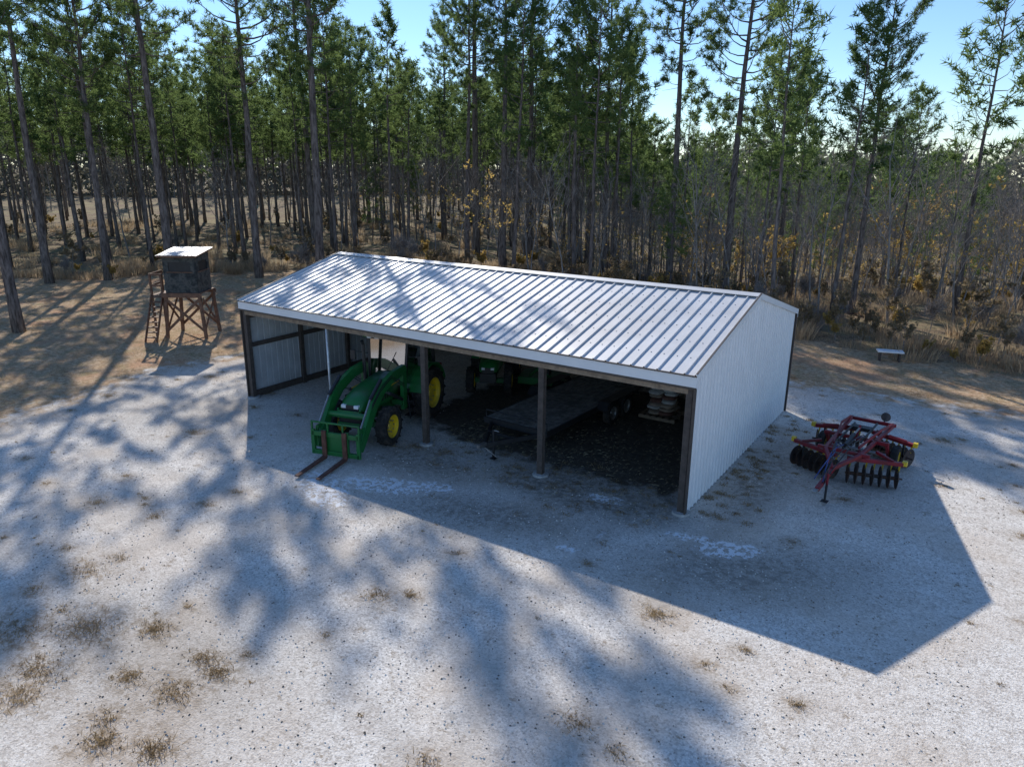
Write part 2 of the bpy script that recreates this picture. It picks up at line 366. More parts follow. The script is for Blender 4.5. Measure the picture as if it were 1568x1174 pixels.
def scatter(spacing,d0,d1,fn):
    a=int(d1*1.2/spacing)
    for i in range(-a,a+1):
        for j in range(0,a+1):
            dep=j*spacing+random.uniform(-.38,.38)*spacing;lat=i*spacing+random.uniform(-.38,.38)*spacing
            dist=math.hypot(dep,lat)
            if dist<d0 or dist>=d1 or abs(lat)>dep*.80+4: continue
            x=19.52-.5497*dep+.8354*lat;y=-14.31+.8354*dep+.5497*lat
            fn(x,y,dep,lat)
def clear(x,y): return float(polydist(np.array([x]),np.array([y]),CLEAR)[0])
def f1(x,y,dep,lat):
    if clear(x,y)>-1.5: return
    if min((x-a)**2+(y-b_)**2 for a,b_ in placed)<4: return
    q=lat/dep;r=random.random()
    if q<.2:
        if r<.08 and q>-.2: put("young_pine",random.choice(young),x,y,random.uniform(.6,1.1),parent=pf)
        elif r<.17: put("hardwood",random.choice(hard),x,y,random.uniform(.5,.9),parent=hf)
        elif r<.21: put("tall_pine",random.choice(tall),x,y,random.uniform(.72,.85),parent=pf)
        else: put("pine",random.choice(plant),x,y,(random.uniform(.85,1.2),)*2+(random.uniform(.82,1.12),),parent=pf)
    else:
        if r<.40: put("pine",random.choice(plant),x,y,random.uniform(.65,1.0),parent=pf)
        elif r<.48: put("young_pine",random.choice(young),x,y,random.uniform(.6,1.1),parent=pf)
        elif r<.89: put("hardwood",random.choice(hard),x,y,random.uniform(.55,.85),parent=hf)
        else: put("hardwood",random.choice(hardl),x,y,random.uniform(.7,1.2),parent=hf)
scatter(4.35,34,115,f1)
def f5(x,y,dep,lat):
    if clear(x,y)>-1: return
    q=lat/dep
    if q<-.2+random.uniform(-.2,.2): return
    put("sapling",random.choice(sapl),x,y,random.uniform(.6,1.2),parent=hf)
scatter(3.2,36,95,f5)
def f2(x,y,dep,lat):
    if clear(x,y)>-1: return
    q=lat/dep
    if random.random()<(.8 if q<.2 else .6): put("pine",random.choice(plant),x,y,random.uniform(.85,1.1),parent=pf)
    else: put("hardwood",random.choice(hard),x,y,random.uniform(.9,1.15),parent=hf)
scatter(9,115,180,f2)
def blades_mesh(name,n,h,w,spread,lean,mat,seed):
    r=np.random.default_rng(seed);a=r.uniform(0,6.28,n);rr=spread*np.sqrt(r.random(n))
    c=np.stack([rr*np.cos(a),rr*np.sin(a),np.zeros(n)],1);d=np.stack([np.cos(a)*lean*r.random(n)+r.normal(size=n)*.12,np.sin(a)*lean*r.random(n)+r.normal(size=n)*.12,np.ones(n)],1)
    H=h*r.uniform(.3,1.1,(n,1));th=r.uniform(0,6.28,n);s=np.stack([np.cos(th),np.sin(th),np.zeros(n)],1)*w
    mid=c+d*H*.55;tip=c+d*H*np.array([1.3,1.3,.95])
    V=np.stack([c-s,c+s,mid-s*.8,mid+s*.8,tip],1).reshape(-1,3)
    fs=[]
    for i in range(n): b_=5*i;fs+=[(b_,b_+1,b_+3,b_+2),(b_+2,b_+3,b_+4)]
    me=bpy.data.meshes.new(name);me.from_pydata(V.tolist(),[],fs);me.materials.append(mat);return me
sedge=[blades_mesh("sedge_%d"%i,170,(.8,1.0,.6)[i],.014,(.9,.6,1.1)[i],.4,SEDGE,i) for i in range(3)]
shrub=[hard_mesh("shrub_%d"%i,90+i,(2.2,1.8,2.6,1.8)[i],.03,(2,2,2,0)[i],(LEAFG,LEAFY,LEAFG,None)[i],(9,5,3)) for i in range(4)]
us=empty("dry_underbrush")
def f3(x,y,dep,lat):
    c=clear(x,y)
    if c>1.2: return
    if c>-.5 and random.random()<.4: return
    r=random.random();q=lat/dep
    if r<(.65 if q<0 else .5): put("sedge",random.choice(sedge),x,y,random.uniform(.6,1.2),parent=us)
    elif r<.93: put("shrub",random.choice(shrub),x,y,random.uniform(.4,.95),parent=us)
scatter(1.8,30,58,f3);scatter(3.4,58,100,f3)
def f4(x,y,dep,lat):
    c=clear(x,y)
    if c>.6 or c<-4.5: return
    if random.random()<.65: put("sedge",random.choice(sedge),x,y,random.uniform(.6,1.1),parent=us)
    else: put("shrub",random.choice(shrub),x,y,random.uniform(.35,.7),parent=us)
scatter(1.3,28,60,f4)
# distant treeline
n=70000;an=RNG.uniform(-1.1,1.1,n)+yaw;rad=RNG.uniform(185,220,n)
bx=CAM[0]+np.sin(an)*rad;by=CAM[1]+np.cos(an)*rad
top=14+2*np.sin(an*37)+2.0*np.sin(an*91+1)+RNG.normal(size=n)*1.2+4*sst(an-yaw,0,.3)
bz=height(bx,by)+top*RNG.random(n)**.8
V=np_tris(np.stack([bx,by,bz],1),np.tile([0,0,1.],(n,1)),1,1.6,.4,1.)
me=bpy.data.meshes.new("distant_treeline");me.from_pydata(V.tolist(),[],[(3*i,3*i+1,3*i+2) for i in range(n)])
me.materials.append(leafmat("distant_foliage",(.11,.12,.09),(.22,.21,.16),.3));o=bpy.data.objects.new("distant_treeline",me);COL.objects.link(o)
# ---------------------------------------------------------------- grass tufts on gravel / verge
def tufts(name,spots,mat,seed):
    r=np.random.default_rng(seed);VV=[];FF=[];b0=0
    for (x,y,rd,n,h) in spots:
        a=r.uniform(0,6.28,n);rr=rd*np.sqrt(r.random(n))*r.uniform(.3,1.4,n)
        c=np.stack([x+rr*np.cos(a)*1.3,y+rr*np.sin(a),height(x+rr*np.cos(a),y+rr*np.sin(a))],1)
        d=np.stack([r.normal(size=n)*.8,r.normal(size=n)*.8,np.ones(n)*.8],1);H=h*r.uniform(.4,1.2,(n,1))
        th=r.uniform(0,6.28,n);s=np.stack([np.cos(th),np.sin(th),np.zeros(n)],1)*.006
        VV.append(np.stack([c-s,c+s,c+d*H],1).reshape(-1,3))
        FF+=[(b0+3*i,b0+3*i+1,b0+3*i+2) for i in range(n)];b0+=3*n
    me=bpy.data.meshes.new(name);me.from_pydata(np.concatenate(VV).tolist(),[],FF);me.materials.append(mat)
    o=bpy.data.objects.new(name,me);COL.objects.link(o)
sp=list(TS)
for i in range(60): sp.append((14.8+abs(random.gauss(0,.6)),random.uniform(.2,8.3),.12,60,.07))
for i in range(60): sp.append((random.uniform(8,14.6),random.gauss(-.3,.9),.14,60,.05))
tufts("gravel_grass_tufts",sp,TUFT,3)
sp=[]
while len(sp)<5200:
    x=random.uniform(-42,30);y=random.uniform(-14,24)
    dep=-.5497*(x-19.52)+.8354*(y+14.31);lat=.8354*(x-19.52)+.5497*(y+14.31)
    if dep<5 or abs(lat)>dep*.8: continue
    sp.append((x,y))
arr=np.array(sp);g1=polydist(arr[:,0],arr[:,1],GPOLY);c1=polydist(arr[:,0],arr[:,1],CLEAR)
sp=[(x,y,.3,36,random.uniform(.06,.22)) for (x,y),a,c_ in zip(sp,g1,c1) if a<-.2+random.uniform(-.9,.9) and c_>-2]
tufts("verge_grass",sp,SEDGE,4)
mb=MB();
for i in range(11000):
    dep=random.uniform(5.5,26);lat=random.uniform(-.75,.75)*dep
    x=19.52-.5497*dep+.8354*lat;y=-14.31+.8354*dep+.5497*lat
    if y>11 or x<-4 or (6<x<14.6 and 0<y<8.6): continue
    s_=random.uniform(.008,.024);a=random.uniform(0,6)
    vs=[(x+s_*math.cos(a+k*1.571)*random.uniform(.7,1.3),y+s_*math.sin(a+k*1.571)*random.uniform(.7,1.3),-.002) for k in range(4)]+[(x,y,s_*.9)]
    mb.add(vs,[(0,1,4),(1,2,4),(2,3,4),(3,0,4)],0 if random.random()<.6 else 1)
mb.obj("loose_gravel",[simple("stone",(.66,.62,.56),.9,0,.3,3),simple("dark_stone",(.20,.165,.13),.9,0,.3,3)])
# ---------------------------------------------------------------- shed
L=14.63;D=8.53;H=3.2;RH=4.28
WHITE=simple("white_metal_siding",(.80,.80,.80),.42,0,.04,1.5,.5)
ROOFM=simple("galvalume_roof",(.66,.65,.64),.48,.2,.08,1.2,.5,(.55,.53,.51))
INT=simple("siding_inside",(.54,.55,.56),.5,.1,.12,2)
BRN=simple("bronze_trim",(.075,.058,.048),.5,0,.2,5)
POSTM=simple("treated_post",(.085,.066,.055),.8,0,.3,9)
LUM=simple("lumber",(.26,.19,.13),.8,0,.3,8)
CONC=simple("concrete",(.42,.41,.39),.9,0,.2,10,.3,None,.4)
shed=empty("open_front_pole_shed")
def ribprof(a0,a1,step=.3048,rw=.05,rh=.03):
    out=[];a=a0
    while a<a1-1e-6:
        e=min(a+step,a1)
        if e-a>rw*1.5: out+=[(a,0),(e-rw,0),(e-rw*.7,rh),(e-rw*.2,rh)]
        else: out.append((a,0))
        a=e
    out.append((a1,0));return out
def sheet(mb,prof,P0,P1,nrm,mi=0):
    n=Vector(nrm);vs=[];k=len(prof)
    for a,h in prof: vs.append(Vector(P0(a))+n*h)
    for a,h in prof: vs.append(Vector(P1(a))+n*h)
    mb.add(vs,[(i,i+1,k+i+1,k+i) for i in range(k-1)],mi)
ov=.12
mb=MB();pr=ribprof(-ov,L+ov,.3048,.05,.034)
sl=(RH-H)/(D/2+ov);nf=Vector((0,-sl,1)).normalized();nb=Vector((0,sl,1)).normalized()
sheet(mb,pr,lambda a:(a,-ov,H),lambda a:(a,D/2,RH),nf)
sheet(mb,pr,lambda a:(a,D/2,RH),lambda a:(a,D+ov,H),nb)
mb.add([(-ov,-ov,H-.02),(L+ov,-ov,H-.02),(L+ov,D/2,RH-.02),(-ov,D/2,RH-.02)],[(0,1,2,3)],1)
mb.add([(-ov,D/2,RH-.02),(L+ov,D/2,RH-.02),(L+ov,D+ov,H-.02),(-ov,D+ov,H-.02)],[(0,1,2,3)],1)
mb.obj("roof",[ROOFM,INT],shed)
mb=MB()
for j in range(1,6):
    t=j/6;y=-ov+(D/2+ov)*t;z=H+(RH-H)*t
    for k in range(48):
        x=-ov+k*.3048+.13
        mb.box((x,y,z+.004),(.022,.022,.008),0)
mb.obj("roof_screws",[simple("screw",(.3,.3,.3),.4,.5)],shed)
mb=MB()
mb.beam((-ov-.01,D/2-.11,RH+.02),(L+ov+.01,D/2-.11,RH+.02),.22,.012,0,nf)
mb.beam((-ov-.01,D/2+.11,RH+.02),(L+ov+.01,D/2+.11,RH+.02),.22,.012,0,nb)
mb.obj("ridge_cap",[ROOFM],shed)
mb=MB()
mb.box((L/2,-ov-.012,H-.125),(L+2*ov+.04,.02,.24),0)
mb.box((L/2,-ov-.014,H-.27),(L+2*ov+.04,.026,.05),1)
mb.box((L/2,-ov-.03,H-.0),(L+2*ov+.04,.05,.025),1)
mb.box((L/2,D+ov+.012,H-.1),(L+2*ov+.04,.02,.2),0)
for x in (-ov-.012,L+ov+.012):
    for a,bq in (((x,-ov-.02,H-.03),(x,D/2,RH-.03)),((x,D+ov+.02,H-.03),(x,D/2,RH-.03))):
        mb.beam(a,bq,.02,.15,0)
    for a,bq in (((x,-ov-.02,H+.055),(x,D/2,RH+.055)),((x,D+ov+.02,H+.055),(x,D/2,RH+.055))):
        mb.beam(a,bq,.04,.016,1)
mb.obj("fascia_trim",[WHITE,BRN],shed)
def zroof(y): return H+ (RH-H)*(1-abs(y-D/2)/(D/2+ov)) -.03
wp=sorted(set(ribprof(0,D,.2286,.05,.026)+[(D/2,0)]))
mb=MB()
def wall_gable(x,sgn,mi):
    n=Vector((sgn,0,0));vs=[];k=len(wp)
    for a,h in wp: vs.append(Vector((x,a,.02))+n*h)
    for a,h in wp: vs.append(Vector((x,a,zroof(a)))+n*h)
    mb.add(vs,[(i,i+1,k+i+1,k+i) for i in range(k-1)],mi)
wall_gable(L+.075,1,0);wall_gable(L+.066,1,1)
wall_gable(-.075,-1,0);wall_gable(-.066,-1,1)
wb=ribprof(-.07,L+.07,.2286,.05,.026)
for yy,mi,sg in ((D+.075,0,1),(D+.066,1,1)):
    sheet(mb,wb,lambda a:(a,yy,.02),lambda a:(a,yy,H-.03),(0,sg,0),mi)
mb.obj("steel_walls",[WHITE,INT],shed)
mb=MB()
for x in(-.1,L+.1):
    mb.box((x,-.075,H/2-.15),(.035,.11,H-.3),0);mb.box((x,D+.1,H/2),(.06,.06,H-.02),0)
mb.obj("corner_trim",[BRN,WHITE],shed)
mb=MB()
for x in (.02,L/2,L*.75,L-.02): mb.box((x,0,H/2-.1),(.15,.15,H-.2),0)
for i in range(5): mb.box((L*i/4*.997+.02,D-.02,H/2),(.14,.14,H),0)
for x in(.0,L):
    for y in(D*.25,D*.5,D*.75): mb.box((x,y,(zroof(y)-.1)/2),(.12,.14,zroof(y)-.1),0)
mb.obj("posts",[POSTM],shed,.008)
mb=MB();mb.tube([(3.66,0,0),(3.66,-.02,H-.25)],.035,10,0);mb.obj("steel_pipe_post",[simple("galvanised",(.6,.62,.63),.4,.3)],shed,0,True)
mb=MB()
for x in(-.0,L):
    for z in(.12,1.75,2.7): mb.box((x,D/2,z),(.05,D-.1,.14 if z>.2 else .2),0)
for z in(.12,1.0,1.75,2.7): mb.box((L/2,D,z),(L-.1,.05,.14),0)
mb.obj("wall_girts",[simple("girt",(.08,.062,.052),.8)],shed)
mb=MB()
mb.box((L/2,-.06,H-.3),(L-.1,.04,.25),0);mb.box((L/2,.1,H-.3),(L-.2,.04,.25),0)
for i in range(9):
    x=L*i/8*.99+.06
    mb.beam((x,0,H-.2),(x,D,H-.2),.04,.14,0);mb.beam((x,0,H-.16),(x,D/2,RH-.16),.04,.14,0);mb.beam((x,D,H-.16),(x,D/2,RH-.16),.04,.14,0)
    mb.beam((x+.05,D*.3,H-.15),(x+.05,D/2,RH-.2),.03,.09,0);mb.beam((x+.05,D*.7,H-.15),(x+.05,D/2,RH-.2),.03,.09,0)
for k in range(1,7):
    y=D/2*k/7;z=H+(RH-H)*k/7-.065
    mb.box((L/2,y,z),(L,.09,.04),0);mb.box((L/2,D-y,z),(L,.09,.04),0)
mb.obj("trusses",[LUM],shed)
mb=MB()
for x in (.02,L/2,L*.75,L-.02): mb.lathe((x,0,.0),(0,0,1),[(-.1,.22),(.05,.2),(.06,.0)],12,0)
mb.obj("post_footings",[CONC],shed)
mb=MB()
for i in range(3000):
    x=random.uniform(7.2,14.3);y=random.gauss(1.6,1.8)
    if y<-1 or y>8: continue
    a=random.uniform(0,3.14);l=random.uniform(.04,.16);z=random.uniform(.005,.05)
    mb.add([(x,y,z),(x+math.cos(a)*l,y+math.sin(a)*l,z+random.uniform(0,.03)),(x+math.cos(a)*l*.5-.014*math.sin(a),y+math.sin(a)*l*.5+.014*math.cos(a),z+.015)],[(0,1,2)],random.choice((0,0,1)))
mb.obj("straw_litter",[simple("straw",(.30,.25,.15),.9),simple("dead_leaves",(.11,.08,.05),.9)])
# ---------------------------------------------------------------- wheels
TIRE=simple("tire_rubber",(.025,.024,.023),.85,0,.4,10,.3,(.09,.075,.06))
GRN=simple("green_paint",(.015,.15,.035),.35,0,.12,4,.5,(.035,.12,.045))
YEL=simple("yellow_paint",(.75,.52,.02),.4,0,.1,4,.5,(.5,.36,.08))
BLK=simple("black_paint",(.02,.02,.022),.45,0,.3,6)
STL=simple("bare_steel",(.35,.34,.33),.35,.8,.2,8)
RUST=simple("rusty_steel",(.14,.06,.04),.75,.2,.4,8)
REDP=simple("red_paint",(.24,.012,.022),.42,0,.25,5,.5,(.12,.03,.03))
LAMP=simple("headlamp_lens",(.75,.77,.8),.15,0,.05,3)
m_,nt_,b_,o_=newmat("cab_glass");nt_.nodes.remove(b_)
tr=N(nt_,"ShaderNodeBsdfTransparent");tr.inputs[0].default_value=(.55,.68,.70,1)
gl=N(nt_,"ShaderNodeBsdfGlossy");gl.inputs["Roughness"].default_value=.04
mx=N(nt_,"ShaderNodeMixShader");mx.inputs[0].default_value=.6
nt_.links.new(tr.outputs[0],mx.inputs[1]);nt_.links.new(gl.outputs[0],mx.inputs[2]);nt_.links.new(mx.outputs[0],o_.inputs[0]);GLASS=m_
def wheel(name,c,r,w,rimc,parent,lug=16,side=1,rimr=.58):
    mb=MB();h=w/2
    mb.lathe(c,(0,1,0),[(-h*.8,r*rimr),(-h,r*.7),(-h*.98,r*.85),(-h*.75,r*.955),(0,r*.965),(h*.75,r*.955),(h*.98,r*.85),(h,r*.7),(h*.8,r*rimr)],32,0)
    mb.lathe(c,(0,1,0),[(-h*.8,r*rimr),(-h*.72,r*(rimr-.05)),(-h*.3,r*(rimr-.08)),(-h*.2,r*.25),(-h*.45,r*.2),(-h*.5,0)],24,1)
    mb.lathe(c,(0,1,0),[(h*.8,r*rimr),(h*.72,r*(rimr-.05)),(h*.3,r*(rimr-.08)),(h*.2,r*.25),(h*.45,r*.2),(h*.5,0)],24,1)
    if lug:
        for k in range(lug):
            for sg in(-1,1):
                a=2*math.pi*(k+(.5 if sg>0 else 0))/lug
                p=Vector(c)+Vector((math.cos(a)*r*.97,sg*.03*w,math.sin(a)*r*.97));a2=a+.22
                q=Vector(c)+Vector((math.cos(a2)*r*.93,sg*h*.97,math.sin(a2)*r*.93))
                mb.beam(p,q,.045*r/.5,.06*r,0,(math.cos(a),0,math.sin(a)))
    for k in range(8):
        a=k*math.pi/4
        for sg in(-1,1): mb.lathe((c[0]+math.cos(a)*r*.3,c[1]+sg*h*.27,c[2]+math.sin(a)*r*.3),(0,sg,0),[(0,.02),(.03,.02),(.03,0)],6,2)
    return mb.obj(name,[TIRE,rimc,STL],parent)
# ---------------------------------------------------------------- tractor
def tractor(name,loc,ang,sc,loader=True,cab=True):
    T=empty(name,loc,(0,0,ang),sc)
    for sg in(-1,1):
        wheel("rear_wheel",(0,sg*.74,.72),.72,.42,YEL,T,18);wheel("front_wheel",(2.25,sg*.70,.5),.5,.30,YEL,T,14)
    mb=MB()
    mb.box((.9,0,.78),(2.5,.42,.42),0);mb.tube([(0,-.6,.72),(0,.6,.72)],.13,12,0);mb.box((2.25,0,.52),(.22,1.1,.16),0);mb.box((2.25,0,.66),(.3,.3,.25),0)
    mb.box((2.78,0,.75),(.22,.6,.35),1);mb.box((.55,.52,.62),(.5,.28,.3),1);mb.box((.55,-.52,.62),(.5,.28,.3),1)
    for k in range(3): mb.box((.95,.66,.38+.2*k),(.3,.22,.025),1);
    mb.beam((1.08,.72,.3),(1.08,.66,.95),.03,.03,1);mb.beam((.82,.72,.3),(.82,.66,.95),.03,.03,1)
    mb.obj("chassis",[GRN,BLK],T,.015)
    mb=MB()
    sec=[(.95,.40,.92,1.48),(1.6,.39,.92,1.45),(2.2,.37,.93,1.38),(2.6,.34,.95,1.29),(2.82,.28,.97,1.15)]
    vs=[]
    for x,hw,z0,z1 in sec:
        vs+=[(x,-hw,z0),(x,-hw*1.04,(z0+z1)/2),(x,-hw*.92,z1-.09),(x,-hw*.6,z1-.01),(x,0,z1+.012),(x,hw*.6,z1-.01),(x,hw*.92,z1-.09),(x,hw*1.04,(z0+z1)/2),(x,hw,z0)]
    fs=[(i*9+k,i*9+k+1,(i+1)*9+k+1,(i+1)*9+k) for i in range(4) for k in range(8)]+[tuple(range(9)),tuple(range(36,45))]
    mb.add(vs,fs,0);mb.obj("hood",[GRN],T,.0,True)
    mb=MB()
    mb.box((2.80,0,1.03),(.1,.44,.2),0);mb.box((2.82,.17,1.10),(.1,.12,.08),1);mb.box((2.82,-.17,1.10),(.1,.12,.08),1)
    for sg in(-1,1):
        mb.box((1.9,sg*.385,1.12),(1.0,.03,.2),0);mb.box((1.55,sg*.405,1.30),(1.0,.012,.03),2)
        for k in range(7): mb.box((1.5+.13*k,sg*.403,1.12),(.02,.012,.18),3)
    mb.tube([(1.3,-.44,1.2),(1.3,-.46,2.25),(1.35,-.46,2.35)],.045,10,0)
    mb.obj("grille",[BLK,LAMP,YEL,GRN],T,.01)
    mb=MB()
    for sg in(-1,1):
        pts=[(math.cos(a)*.84,.72+math.sin(a)*.84) for a in [math.radians(t) for t in range(15,166,15)]]
        inn=[(x*.96,.72+(z-.72)*.96) for x,z in pts][::-1]
        mb.prism(pts+inn,sg*.50,sg*.90,0);mb.prism([(x,z) for x,z in pts]+[(-.5,.9),(.6,.9)],sg*.50,sg*.52,0)
        mb.box((-.62,sg*.78,1.35),(.06,.16,.1),1)
    mb.obj("fenders",[GRN,REDP],T)
    if cab:
        mb=MB()
        for sg in(-1,1):
            mb.beam((.95,sg*.50,.95),(.80,sg*.56,2.36),.07,.07,0);mb.beam((.1,sg*.68,1.3),(.05,sg*.62,2.36),.05,.06,0)
            mb.beam((-.62,sg*.64,1.35),(-.6,sg*.58,2.36),.07,.07,0);mb.beam((.95,sg*.52,.97),(-.1,sg*.66,.97),.06,.1,0)
            mb.beam((.82,sg*.55,2.33),(-.6,sg*.58,2.33),.06,.06,0);mb.beam((.85,sg*.58,1.9),(.95,sg*.95,1.95),.02,.02,0);mb.box((.95,sg*.98,1.85),(.04,.14,.26),0)
        mb.beam((.96,-.52,.97),(.96,.52,.97),.06,.1,0);mb.beam((.82,-.54,2.33),(.82,.54,2.33),.06,.06,0);mb.beam((-.6,-.58,2.33),(-.6,.58,2.33),.06,.06,0)
        mb.beam((-.62,-.6,1.35),(-.62,.6,1.35),.08,.1,0);mb.box((.2,0,.95),(1.4,1.0,.06),0)
        mb.beam((.9,0,1.5),(.86,.25,2.0),.012,.02,0)
        mb.obj("cab_frame",[BLK],T,.01)
        mb=MB();mb.box((.15,0,2.42),(1.75,1.3,.12),0);mb.box((.12,0,2.52),(1.45,1.05,.1),0,None,.85);mb.obj("cab_roof",[GRN],T,.045)
        mb=MB()
        for y in(-.42,-.2,.2,.42): mb.box((1.04,y,2.40),(.05,.12,.08),0)
        mb.tube([(.6,-.5,2.5),(.6,-.5,2.72)],.04,10,1);mb.obj("work_lights",[LAMP,simple("amber",(.7,.25,.02),.3)],T,.008)
        mb=MB()
        mb.add([(.955,-.48,1.02),(.955,.48,1.02),(.82,.52,2.3),(.82,-.52,2.3)],[(0,1,2,3)]);mb.add([(-.62,-.58,1.4),(-.62,.58,1.4),(-.6,.56,2.3),(-.6,-.56,2.3)],[(0,1,2,3)])
        for sg in(-1,1): mb.add([(.93,sg*.53,1.02),(.12,sg*.66,1.3),(.07,sg*.60,2.3),(.8,sg*.57,2.3)],[(0,1,2,3)]);mb.add([(.08,sg*.67,1.35),(-.6,sg*.63,1.38),(-.58,sg*.58,2.3),(.05,sg*.61,2.3)],[(0,1,2,3)])
        mb.obj("cab_windows",[GLASS],T)
        mb=MB();mb.box((-.05,0,1.25),(.5,.5,.14),0);mb.box((-.3,0,1.6),(.12,.46,.65),0);mb.tube([(.75,0,1.0),(.5,0,1.5)],.03,8,0);mb.lathe((.48,0,1.52),(.5,0,-1),[(-.015,.2),(.015,.2),(.015,.17),(-.015,.17),(-.015,.2)],20,0)
        mb.obj("seat",[simple("seat_fabric",(.10,.09,.06),.8)],T,.03)
    else:
        mb=MB()
        for sg in(-1,1): mb.beam((-.35,sg*.5,1.0),(-.4,sg*.5,2.3),.07,.05,0)
        mb.beam((-.4,-.53,2.3),(-.4,.53,2.3),.07,.05,0);mb.box((-.05,0,1.2),(.5,.5,.12),1);mb.box((-.3,0,1.45),(.1,.46,.4),1);mb.tube([(.75,0,1.0),(.45,0,1.5)],.03,8,0)
        mb.obj("roll_bar",[BLK,YEL],T,.015)
    if loader:
        mb=MB()
        for sg in(-1,1):
            y=sg*.56
            mb.box((1.12,y,1.1),(.2,.1,1.05),0);mb.box((1.12,sg*.42,.78),(.3,.3,.14),0)
            mb.prism([(1.0,1.62),(1.1,1.76),(1.7,1.74),(2.35,1.57),(2.8,1.30),(3.46,.44),(3.52,.28),(3.38,.20),(3.24,.34),(2.6,1.06),(2.26,1.30),(1.7,1.48),(1.05,1.51)],y-.055,y+.055,0)
            mb.tube([(1.2,y,.85),(1.9,y,1.22)],.045,10,1);mb.tube([(1.9,y,1.22),(2.4,y,1.42)],.025,8,2)
            mb.tube([(2.3,y,1.68),(2.85,y,1.34)],.045,10,1);mb.tube([(2.85,y,1.34),(3.35,y,.78)],.024,8,2)
            mb.beam((3.1,y,.72),(3.45,y,.72),.05,.1,0);mb.beam((3.42,y,.75),(3.48,y,.3),.05,.07,0)
            for k in (0,.06): mb.tube([(1.2,y+sg*.07,1.2+k),(1.9,y+sg*.07,1.62+k),(2.5,y+sg*.07,1.42+k),(2.9,y+sg*.07,1.15+k)],.012,5,1,False)
        mb.tube([(2.95,-.56,.92),(2.95,.56,.92)],.075,12,0)
        mb.beam((2.7,-.3,.55),(2.9,-.3,1.05),.04,.05,0);mb.beam((2.7,.3,.55),(2.9,.3,1.05),.04,.05,0)
        for z in (.7,.85,1.0): mb.beam((2.93,-.3,z),(2.93,.3,z),.03,.04,0)
        mb.obj("loader_arms",[GRN,BLK,STL],T,.008)
        mb=MB()
        x=3.55
        mb.beam((x,-.62,.62),(x,.62,.62),.07,.11,0);mb.beam((x,-.62,.16),(x,.62,.16),.07,.11,0)
        for y in(-.6,-.3,.3,.6): mb.beam((x,y,.1),(x,y,.72),.07,.09,0,(0,1,0))
        mb.box((x-.02,0,.4),(.03,.5,.4),0);mb.beam((x,-.62,.9),(x,.62,.9),.04,.04,0)
        for y in(-.62,-.2,.2,.62): mb.beam((x,y,.62),(x,y,.92),.04,.04,0)
        mb.obj("fork_carriage",[GRN],T,.008)
        mb=MB()
        for y in(-.27,.27):
            mb.box((x+.07,y,.4),(.05,.11,.66),0)
            mb.prism([(x+.05,.05),(x+.05,.11),(x+1.22,.075),(x+1.22,.05)],y-.055,y+.055,0)
        mb.obj("pallet_forks",[RUST],T,.005)
    return T
tractor("tractor",(5.12,1.60,0),math.radians(-75),1.1)
t2=tractor("compact_tractor",(5.1,6.6,0),math.radians(-62),.9,False,False)
RC=empty("rotary_cutter",(7.2,6.5,0),(0,0,.3))
mb=MB();mb.prism([(-.8,-.7),(.8,-.7),(.8,.3),(.4,.75),(-.4,.75),(-.8,.3)],.25,.5,0,'xy');mb.box((0,0,.6),(.35,.35,.22),1)
mb.beam((-.4,-.6,.52),(0,-1.2,.95),.06,.06,0);mb.beam((.4,-.6,.52),(0,-1.2,.95),.06,.06,0);mb.beam((0,-1.15,.95),(0,.6,.55),.06,.06,0)
mb.obj("deck",[GRN,BLK],RC,.02)
wheel("tail_wheel",(0,1.0,.2),.2,.14,STL,RC,0)
mb=MB();mb.beam((0,.7,.5),(0,1.0,.45),.06,.05,0);mb.tube([(0,.92,.45),(0,.92,.2)],.03,8,0);mb.obj("wheel_arm",[BLK],RC)
# ---------------------------------------------------------------- trailer
TR=empty("flatbed_trailer",(9.35,0,0),(0,0,math.radians(-2.5)))
WOOD=simple("weathered_deck",(.26,.235,.205),.85,0,.4,7,.2,(.14,.12,.10))
mb=MB();y0,y1=1.25,7.3;hw=1.0
for k in range(13):
    x=-hw+.07+k*(2*hw-.14)/12;mb.box((x,(y0+y1)/2,.64+random.uniform(-.004,.004)),(.140,y1-y0-.06,.035),0)
mb.obj("wood_deck",[WOOD],TR,.004)
mb=MB()
for x in(-hw-.03,hw+.03): mb.box((x,(y0+y1)/2,.58),(.05,y1-y0,.16),0)
mb.box((0,y0-.02,.58),(2*hw+.1,.06,.16),0);mb.box((0,y1+.02,.58),(2*hw+.1,.06,.16),0)
for k in range(9): mb.box((0,y0+.5+k*.65,.575),(2*hw,.05,.08),0)
mb.beam((-.8,y0,.5),(0,-.1,.47),.07,.12,0);mb.beam((.8,y0,.5),(0,-.1,.47),.07,.12,0);mb.beam((-.45,y0-.62,.52),(.45,y0-.62,.52),.06,.08,0)
mb.box((0,-.22,.5),(.1,.3,.09),2);mb.tube([(.12,.12,.1),(.12,.12,.85)],.035,8,0);mb.box((.12,.12,.06),(.16,.16,.02),0);mb.tube([(.12,.12,.83),(.3,.12,.83)],.015,6,2)
mb.tube([(-hw,y0+.02,.66),(-hw,y0+.02,.86),(hw,y0+.02,.86),(hw,y0+.02,.66)],.022,6,0)
mb.tube([(0,-.1,.4),(.25,.1,.12),(.35,.3,.1)],.015,5,2)
for sg in(-1,1):
    mb.box((sg*(hw+.22),4.85,.80),(.34,1.75,.02),0);mb.beam((sg*(hw+.22),3.98,.8),(sg*(hw+.22),3.8,.6),.34,.02,0);mb.beam((sg*(hw+.22),5.72,.8),(sg*(hw+.22),5.9,.6),.34,.02,0)
    mb.box((sg*(hw-.2),4.85,.42),(.08,1.4,.06),0)
for y in(4.42,5.28): mb.tube([(-hw,y,.36),(hw,y,.36)],.045,8,0)
